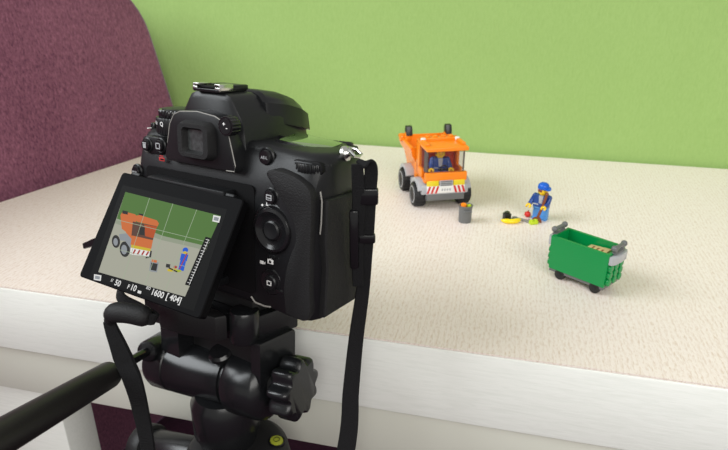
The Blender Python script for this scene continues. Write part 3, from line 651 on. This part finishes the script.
def wheel():
    bb = MB(); prof = [(8.7, -6), (10.9, -6), (11.8, -4.6), (12, -2), (12, 2), (11.8, 4.6), (10.9, 6), (8.7, 6)]
    bb.lathe(prof, (0, 0, 0), (1, 0, 0), M['tyre'], 32)
    for k in range(18):
        a = 2 * PI * k / 18
        bb.box((0, 0, 11.9), (10, 1.6, .9), M['tyre'], mx=Matrix.Rotation(a, 4, 'X'))
    o = bb.build('wheel', tr)
    hb = MB(); hb.lathe([(8.8, -5.5), (8.8, 6.1), (7.8, 6.3), (7.2, 4.6), (3.4, 3.8), (3, 5.2), (1.4, 5.4)], (0, 0, 0), (1, 0, 0), M['grey_l'], 24); h = hb.build('hub', o)
    return o, h
w0, hb0 = wheel(); first = True
for sx in (-1, 1):
    for y0 in (0, 48):
        if first: o = w0; first = False
        else:
            o = w0.copy(); C.objects.link(o); h = hb0.copy(); h.parent = o; C.objects.link(h)
        o.location = (sx * .0232, y0 / 1000, .0121); o.rotation_euler = (0, 0, 0 if sx > 0 else PI)
b = MB()                                                              # cab, open box behind the windscreen
b.box((0, -14.5, 31), (42, 5, 8.4), M['orange'], .5); b.box((0, 2, 25.5), (41, 30, 3), M['orange'], .3)
b.box((0, 18, 40), (42, 4, 40), M['orange'], .4)
for sx in (-1, 1): b.box((sx * 19.5, 8, 31), (3, 20, 9), M['orange'], .4); b.box((sx * 19.5, 13, 46), (3, 10, 26), M['orange'], .4)
b.build('cab', tr, loc=(0, 0, .003))
b = MB(); b.box((0, 15, 42), (36, 2, 28), M['orange_dk'], .3); b.box((0, 8, 29), (16, 10, 5), M['orange_dk'], .5); b.build('seat', tr, loc=(0, 0, .003))
b = MB(); b.box((0, -6, 35.5), (10, 3, 1.2), M['blackb'], .3); b.tube([(3.5 * math.cos(2 * PI * k / 16), -8.2, 36.5 + 3.5 * math.sin(2 * PI * k / 16)) for k in range(16)], .7, M['blackb'], 6, closed=True); b.build('steering_wheel', tr, loc=(0, 0, .003))
b = MB()
b.loft([[(-20.5, 8, z), (-20.5, -8, z), (-18.5, -14, z), (-13, -16.4, z), (13, -16.4, z), (18.5, -14, z), (20.5, -8, z), (20.5, 8, z), (19.3, 8, z), (19.3, -7.6, z), (17.6, -13, z), (12.6, -15.2, z), (-12.6, -15.2, z), (-17.6, -13, z), (-19.3, -7.6, z), (-19.3, 8, z)] for z in (35.2, 57.2)], M['clear'], smooth=False)
b.build('windscreen', tr, loc=(0, 0, .003))
for sx in (-1, 1):
    b = MB(); b.prism([(sx * 20.6, -8), (sx * 18.7, -13.8), (sx * 17.4, -12.8), (sx * 19.0, -7.6)], 35.2, 57.2, M['glass_edge_dark']); b.build('windscreen_edge_dark', tr, loc=(0, 0, .003))  # added dark strips standing in for the glass darkening at its curved sides
b = MB()
b.prism([(-19, 18), (-20, 40), (-19, 58), (19, 58), (20, 40), (19, 18)], 0, 0, M['orange']) if False else None
b.box((0, 1, 58.8), (42, 39, 4), M['orange'], 1.0, 3)
b.box((0, 12, 62), (38, 9, 3.2), M['orange'], .6)
for sx in (-1, 1): b.box((sx * 18, 2, 61.8), (4, 26, 2.6), M['orange'], .6)
for x in (-12, -4, 4, 12): stud(b, x, 12, 63.6, M['orange'])
b.build('roof', tr, loc=(0, 0, .003))
for sx in (-1, 1):
    b = MB(); b.cyl((sx * 17.5, 8, 60.8), (sx * 17.5, 8, 64), 2.6, M['white'], 16, bev=.8); b.build('roof_lamp', tr, loc=(0, 0, .003))
# hopper: open-topped, widening upwards, tipped a little
b = MB()
def hop(z, hx, y0, y1): return [(-hx, y0, z), (hx, y0, z), (hx, y1, z), (-hx, y1, z)]
b.loft([hop(20, 17, 24, 66), hop(38, 20, 23, 72), hop(45, 24.5, 22, 74), hop(54, 26, 22, 75), hop(54, 23.8, 24, 72.6), hop(44, 22.4, 25, 71), hop(24, 15, 27, 63)], M['orange'], smooth=False, caps=True)
for sx in (-1, 1):
    b.box((sx * 25.2, 48, 53.6), (3.0, 54, 3.0), M['orange'], .8)
    b.cyl((sx * 22, 60, 55), (sx * 28.5, 60, 55), 4.4, M['orange'], 20, bev=.8)
b.build('hopper', tr)
for sx in (-1, 1):
    b = MB(); b.box((sx * 21.5, 52, 56.5), (6, 10, 6), M['orange'], 1.0); b.cyl((sx * 25, 50, 60), (sx * 18, 50, 60), 3.2, M['orange'], 16, bev=.5); am = b.build('lifting_arm', tr)
    b = MB(); b.prism([(45.5, 60), (53, 60.5), (55, 65), (52.5, 69.5), (48, 69), (46.5, 65.5)], sx * 18.0, sx * 24.8, M['blackb'], bev=.8, axis='x'); b.build('hook', am)
b = MB(); b.box((0, 26, 30), (40, 6, 30), M['orange'], .6); b.box((0, 30, 16), (44, 22, 6), M['grey_l'], .6); b.build('bulkhead', tr)

# toy figures
def figure(name, label, loc, rotz, torso_m, leg_m, seated=False, head_turn=0.0, larm=(20, 10), rarm=(35, 0), cap=None, hair=None):
    o = thing(name, label, 'toy figure', loc, (0, 0, rotz))
    zh = 12.4
    if not seated:
        bb = MB()
        for sx in (-1, 1):
            bb.prism([(-3.6, 0), (-3.6, 2.2), (-2.2, 2.8), (-2.2, 9.5), (-1.0, 12), (2.8, 12), (3.6, 9.5), (3.6, 0)], sx * .15, sx * 7.6, leg_m, bev=.3, axis='x')
        bb.box((0, .4, 13), (15.4, 6.6, 2.6), leg_m, .4); bb.build('legs', o)
    else:
        bb = MB()
        for sx in (-1, 1): bb.box((sx * 3.9, -5, 2.6), (7.2, 15, 6.6), leg_m, .6); bb.box((sx * 3.9, -11.5, -1.2), (7.2, 4, 9), leg_m, .4)
        bb.build('legs', o); zh = 4.0 - 1.6
    z0 = zh + 1.8
    bb = MB(); bb.loft([[(-7.8, -3.7, z0), (7.8, -3.7, z0), (7.8, 3.7, z0), (-7.8, 3.7, z0)], [(-6.0, -3.4, z0 + 12.6), (6.0, -3.4, z0 + 12.6), (6.0, 3.4, z0 + 12.6), (-6.0, 3.4, z0 + 12.6)]], torso_m, smooth=False)
    bb.poly([(-1.6, -3.75, z0 + 4), (1.6, -3.75, z0 + 4), (2.4, -3.5, z0 + 12.3), (-2.4, -3.5, z0 + 12.3)], M['grey_l'])
    bb.poly([(-7.4, -3.78, z0 + 2.0), (-1.9, -3.78, z0 + 2.0), (-1.9, -3.74, z0 + 3.2), (-7.4, -3.74, z0 + 3.2)], M['grey_l'])
    bb.cyl((0, 0, z0 + 12.4), (0, 0, z0 + 14), 3.0, M['skin'], 16); bb.build('torso', o)
    for sx, (fwd, out) in ((-1, larm), (1, rarm)):
        bb = MB(); S = Vector((sx * 7.3, 0, z0 + 10.4)); f, ou = R(fwd), R(out)
        d1 = Vector((sx * math.sin(ou) + sx * .25, -math.sin(f) * .5, -math.cos(f * .5))).normalized(); E_ = S + d1 * 5.6
        d2 = Vector((sx * math.sin(ou) * 1.1, -math.sin(f) - .35, -math.cos(f))).normalized(); Wp = E_ + d2 * 5.4
        bb.sphere(S, 2.9, torso_m, u=12, v=8); bb.tube([S, E_, Wp], [2.9, 2.6, 2.2], torso_m, 12); arm = bb.build('arm', o)
        bb = MB(); Hc = Wp + d2 * 2.6
        bb.tube([Wp - d2 * .4, Wp + d2 * 1.0], 1.3, M['skin'], 10)
        axis = d2.cross(Vector((sx, 0, 0))).normalized(); e1 = d2; e2 = axis.cross(d2).normalized()
        bb.tube([Hc + e1 * (-math.cos(t)) * 2.0 + e2 * math.sin(t) * 2.0 for t in [R(-140 + 280 * k / 12) for k in range(13)]], 1.15, M['skin'], 8); bb.build('hand', arm)
    zt = z0 + 13.6; T_ = Matrix.Translation((0, 0, zt)) @ Matrix.Rotation(head_turn, 4, 'Z')
    bb = MB(); bb.lathe([(3.6, 0), (4.8, 1.2), (5.0, 2.4), (5.0, 6.4), (4.6, 7.8), (3.2, 8.6), (2.5, 8.6), (2.5, 10.0)], (0, 0, 0), (0, 0, 1), M['skin'], 24, mx=T_)
    for sx in (-1, 1): bb.cyl((sx * 1.7, -4.55, 5.2), (sx * 1.75, -4.85, 5.2), .55, M['blackb'], 10, mx=T_)
    bb.tube([(2.0 * math.sin(t), -4.95 + .3 * (math.sin(t)) ** 2, 3.2 - .7 * math.cos(t)) for t in [R(-70 + 140 * k / 8) for k in range(9)]], .22, M['brown'], 6, mx=T_)
    if hair: bb.loft([[(5.15 * math.cos(t), 5.15 * math.sin(t), z) for t in [R(-40 + 260 * k / 16) for k in range(17)]] for z in (2.6, 7.0)], hair, caps=False, closed=False, mx=T_)
    hd_ = bb.build('head', o)
    if cap:
        bb = MB(); bb.lathe([(5.5, 5.6), (5.8, 6.4), (5.6, 9.0), (4.6, 10.8), (2.6, 11.9), (.3, 12.2)], (0, 0, 0), (0, 0, 1), cap, 24, mx=T_)
        rb = []
        for k in range(13):
            t = R(-180 + 180 * k / 12); rb.append((5.7 * math.cos(t), 5.7 * math.sin(t) * (1 if False else 1.75) , 0))
        bb.loft([[(x, y, 5.7 + (1.1 if abs(x) > 4 else .4 if abs(x) > 2 else .2)) for x, y, _ in rb], [(x, y, 6.6 + (1.1 if abs(x) > 4 else .4 if abs(x) > 2 else .2)) for x, y, _ in rb]], cap, smooth=False, mx=T_)
        bb.build('cap', hd_)
    return o
trm = Matrix.Translation(on_table(77.0, 572)) @ Matrix.Rotation(R(10.5), 4, 'Z')
figure('toy_figure', 'small toy driver in navy jacket sitting in the orange truck cab', trm @ Vector((-.001, .003, .0315)), R(4), M['navy'], M['navy'], seated=True, larm=(50, 5), rarm=(55, 5), hair=M['brown'])
wk = figure('toy_figure', 'toy worker in blue cap and overalls standing with a brown broom', on_table(168.2, 531), R(-38), M['navy'], M['ltblue'], head_turn=R(60), larm=(30, 12), rarm=(50, -14), cap=M['blue'], hair=M['brown'])
wk.scale = (.92, .92, .92)
# broom held by the worker
def pin(name, label, cat, x, y, rotz, build, group=None, z=0.0, rot=None):
    bb = MB(); build(bb); o = bb.build(name); o.location = (x / 1000, y / 1000, TT + z / 1000); o.rotation_euler = rot or (0, 0, rotz); return tag(o, label, cat, group)
br_ = thing('toy_broom', 'brown toy broom held slanting by the toy worker in the blue cap', 'toy broom', on_table(163.3, 523.5), (0, 0, R(-10)))
b = MB(); b.tube([(0, 0, 3), (3.4, 1.0, 14), (6.6, 1.8, 27.5)], 1.3, M['brown'], 10); b.sphere((6.6, 1.8, 27.5), 1.6, M['brown'], u=10, v=8); b.build('handle', br_)
b = MB(); b.loft([[(-5, -2, 0), (4.5, -2, 0), (4.5, 2.4, 0), (-5, 2.4, 0)], [(-4, -1.6, 2.4), (4, -1.6, 2.4), (4, 2, 2.4), (-4, 2, 2.4)], [(-2, -1.4, 4.6), (2.6, -1.4, 4.6), (2.6, 1.6, 4.6), (-2, 1.6, 4.6)]], M['brown'], smooth=False); b.build('bristles', br_)

pin('toy_banana', 'yellow toy banana lying on the table left of the toy worker', 'toy banana', 139.0, 519, R(6),
    lambda m: m.tube([(12 * math.sin(t), -12 * math.cos(t) + 12, 2.4) for t in [R(-52 + 104 * k / 14) for k in range(15)]], [.7, 1.4, 1.9, 2.2, 2.4, 2.4, 2.4, 2.4, 2.4, 2.4, 2.4, 2.2, 1.9, 1.4, .9], M['banana'], 10))
def blk(m): m.box((0, 0, 3.4), (6.2, 6.2, 6.8), M['blackb'], .3); m.cyl((0, 0, 6.6), (0, 0, 8.2), 2.4, M['blackb'], 14)
pin('toy_brick', 'small black toy block standing behind the yellow banana', 'toy brick', 136.0, 529, R(12), blk)
def wr(m):
    m.prism([(-6.5, -1.4), (5.5, -1.4), (5.5, 1.4), (-6.5, 1.4)], 0.2, 2.0, M['grey_m'], bev=.3)
    m.prism([(4.6, -2.6), (9.4, -2.9), (9.8, -1.2), (7.4, -.9), (7.4, .9), (9.8, 1.2), (9.4, 2.9), (4.6, 2.6)], 0.1, 2.2, M['grey_m'], bev=.3)
    m.lathe([(1.4, .2), (2.6, .2), (2.6, 2.1), (1.4, 2.1), (1.4, .2)], (-7.6, 0, 0), (0, 0, 1), M['grey_m'], 16, caps=False)
pin('toy_spanner', 'dark grey toy spanner on the table between banana and broom', 'toy spanner', 150.5, 526, R(-34), wr)
def apple(m):
    m.sphere((0, 0, 3.0), 3.0, M['red'], (1.05, 1.05, .98), 16, 10); m.tube([(0, 0, 5.4), (.5, .2, 7.2)], .5, M['brown'], 6)
pin('toy_apple', 'red toy apple lying behind the grey spanner', 'toy apple', 157.5, 535.5, 0, apple)
def lm(m):
    m.box((0, 0, 1.7), (7.6, 4.4, 3.2), M['lime'], .3)
    for x in (-2, 2): stud(m, x, 0, 3.2, M['lime'], 1.8, 1.2)
pin('toy_brick', 'lime green toy piece lying in front of the broom bristles', 'toy brick', 158.8, 518.5, R(14), lm)

# small grey bin
bn = thing('toy_bin', 'small dark grey toy bin standing in front of the orange truck', 'toy bin', on_table(95.4, 524.5), (0, 0, R(10)))
b = MB(); n = 24
def rr(r, z): return [(r * math.cos(2 * PI * k / n), r * .92 * math.sin(2 * PI * k / n), z) for k in range(n)]
b.loft([rr(5.9, 0), rr(6.1, 1), rr(6.3, 14.8), rr(6.8, 15.2), rr(6.8, 16.6), rr(5.8, 16.6), rr(5.6, 13)], M['grey_d']); b.build('body', bn)
b = MB(); b.tube([(-3.4, -5.9, 12.2), (-3.4, -7.2, 12.6), (3.4, -7.2, 12.6), (3.4, -5.9, 12.2)], .7, M['grey_d'], 8); b.build('handle', bn)
p = Matrix.Translation(on_table(95.4, 524.5)) @ Matrix.Rotation(R(10), 4, 'Z')
def carrot(m): m.lathe([(.4, 0), (2.0, 1), (2.8, 4), (2.5, 5.4), (1, 6)], (0, 0, 0), (0, 0, 1), M['orange'], 16)
pin('toy_carrot', 'orange toy vegetable poking out of the small grey bin', 'toy vegetable', 93.2, 523.5, 0, carrot, z=13.1)
def leaf(m): m.box((0, 0, 2), (4.2, 3.6, 4.0), M['lime'], .9)
pin('toy_brick', 'green toy scrap beside the orange piece in the grey bin', 'toy brick', 98.3, 525, R(20), leaf, z=13.1)

# green wheeled container
dm = thing('toy_skip', 'green wheeled toy waste container with grey handles near the table front', 'toy container', on_table(166.4, 406), (0, 0, R(-48)))
HL, HW = 23.2, 11.8
b = MB()
def rc(z, a, c): return [(-a, -c, z), (a, -c, z), (a, c, z), (-a, c, z)]
b.loft([rc(7.4, HL - .8, HW - .3), rc(34, HL, HW), rc(34, HL - 2.2, HW - 2.2), rc(10, HL - 2.6, HW - 2.4)], M['green'], smooth=False)
for sx in (-1, 1):                                                    # three rows of round ribs on each end
    for zz in (11.2, 16.6, 22.0):
        for yy in (-7.6, 0, 7.6):
            b.cyl((sx * (HL - 1.0), yy, zz), (sx * (HL + 1.7), yy, zz), 3.0, M['green'], 16, bev=.5)
b.build('body', dm)
b = MB(); b.box((0, 0, 6.3), (2 * HL - 2, 2 * HW - 1.6, 2.6), M['grey_d'], .3); b.build('base', dm)
for sx in (-1, 1):
    b = MB(); b.prism([(sx * HL, -HW + .5), (sx * (HL + 2.2), -HW + .9), (sx * (HL + 3.8), -HW + 4), (sx * (HL + 4.2), 0), (sx * (HL + 3.8), HW - 4), (sx * (HL + 2.2), HW - .9), (sx * HL, HW - .5)], 26, 32.6, M['grey_l'], bev=.4); b.build('end_bumper', dm)
    b = MB(); x = sx * (HL + .6)
    b.tube([(x, -7, 37.8), (x, 7, 37.8)], 1.5, M['grey_d'], 12)
    for yy in (-7, 7): b.sphere((x, yy, 37.8), 2.4, M['grey_d'], u=14, v=10); b.tube([(x, yy * .75, 37.6), (x, yy * .72, 33.4)], 1.5, M['grey_d'], 10)
    b.box((x, 0, 33.8), (3.4, 14, 1.6), M['grey_d'], .3); b.build('handle', dm)
b = MB(); b.cyl((0, -2.4, 0), (0, 2.4, 0), 4.4, M['blackb'], 24, bev=1.2); b.cyl((0, -2.7, 0), (0, -2.0, 0), 1.6, M['tyre'], 12); cw = b.build('wheel', dm); first = True
for x in (-13, 15.5):
    for y in (-9, 9):
        o = cw if first else cw.copy()
        if not first: C.objects.link(o)
        first = False; o.location = (x / 1000, y / 1000, .0044); o.rotation_euler = (0, 0, 0 if y < 0 else PI)
for x in (-13, 15.5):
    for y in (-9, 9):
        b = MB(); b.box((x, y * .62, 5.2), (5, 3, 6), M['grey_d'], .4); b.build('axle_block', dm)
dmm = Matrix.Translation(on_table(166.4, 406)) @ Matrix.Rotation(R(-48), 4, 'Z')
tp = dmm @ Vector((.0095, .0010, .0))
b = MB(); b.box((0, 0, 9.4), (16, 13, 18.8), M['tan'], .3)
for k in range(3): b.box((-4 + k * 4, 0, 18.83), (1.4, 8 - 2 * k, .08), M['brown'])
o = b.build('toy_box'); o.location = (tp.x, tp.y, TT + .0108); o.rotation_euler = (R(2), R(-5), R(-48)); tag(o, 'tan toy box with brown print inside the green container', 'toy box')

# ------------------------------------------------------------------ light: daylight through the windows on the left, soft room light
def area(name, loc, target, sx, sy, power, col):
    l = bpy.data.lights.new(name, 'AREA'); l.shape = 'RECTANGLE'; l.size = sx; l.size_y = sy; l.energy = power; l.color = col
    o = bpy.data.objects.new(name, l); C.objects.link(o); o.location = loc
    o.rotation_euler = (Vector(target) - Vector(loc)).to_track_quat('-Z', 'Y').to_euler(); return o
area('window_daylight', (-1.9, 0.1, 1.9), (0.1, 0.55, 0.45), 1.6, 1.3, 54, (0.92, 0.97, 1.0))
area('window_daylight', (0.6, -1.8, 1.75), (0.1, 0.6, 0.4), 2.2, 1.2, 42, (1.0, 0.98, 0.94))
w = bpy.data.worlds.new('World'); sc.world = w; w.use_nodes = True
w.node_tree.nodes['Background'].inputs[0].default_value = (1.0, 0.985, 0.95, 1); w.node_tree.nodes['Background'].inputs[1].default_value = 0.5

# ------------------------------------------------------------------ view
cd = bpy.data.cameras.new('view'); cd.sensor_width = 36; cd.lens = 36 * 600 / 728; cd.clip_start = 0.01
cd.dof.use_dof = True; cd.dof.focus_distance = 0.34; cd.dof.aperture_fstop = 19
co = bpy.data.objects.new('view', cd); C.objects.link(co); co.location = (0, 0, TT + 0.219); co.rotation_euler = (R(90 - 23), 0, 0)
sc.camera = co
sc.view_settings.view_transform = 'Standard'; sc.view_settings.look = 'None'; sc.view_settings.exposure = 0.0; sc.view_settings.gamma = 1.0
sc.view_settings.use_curve_mapping = False
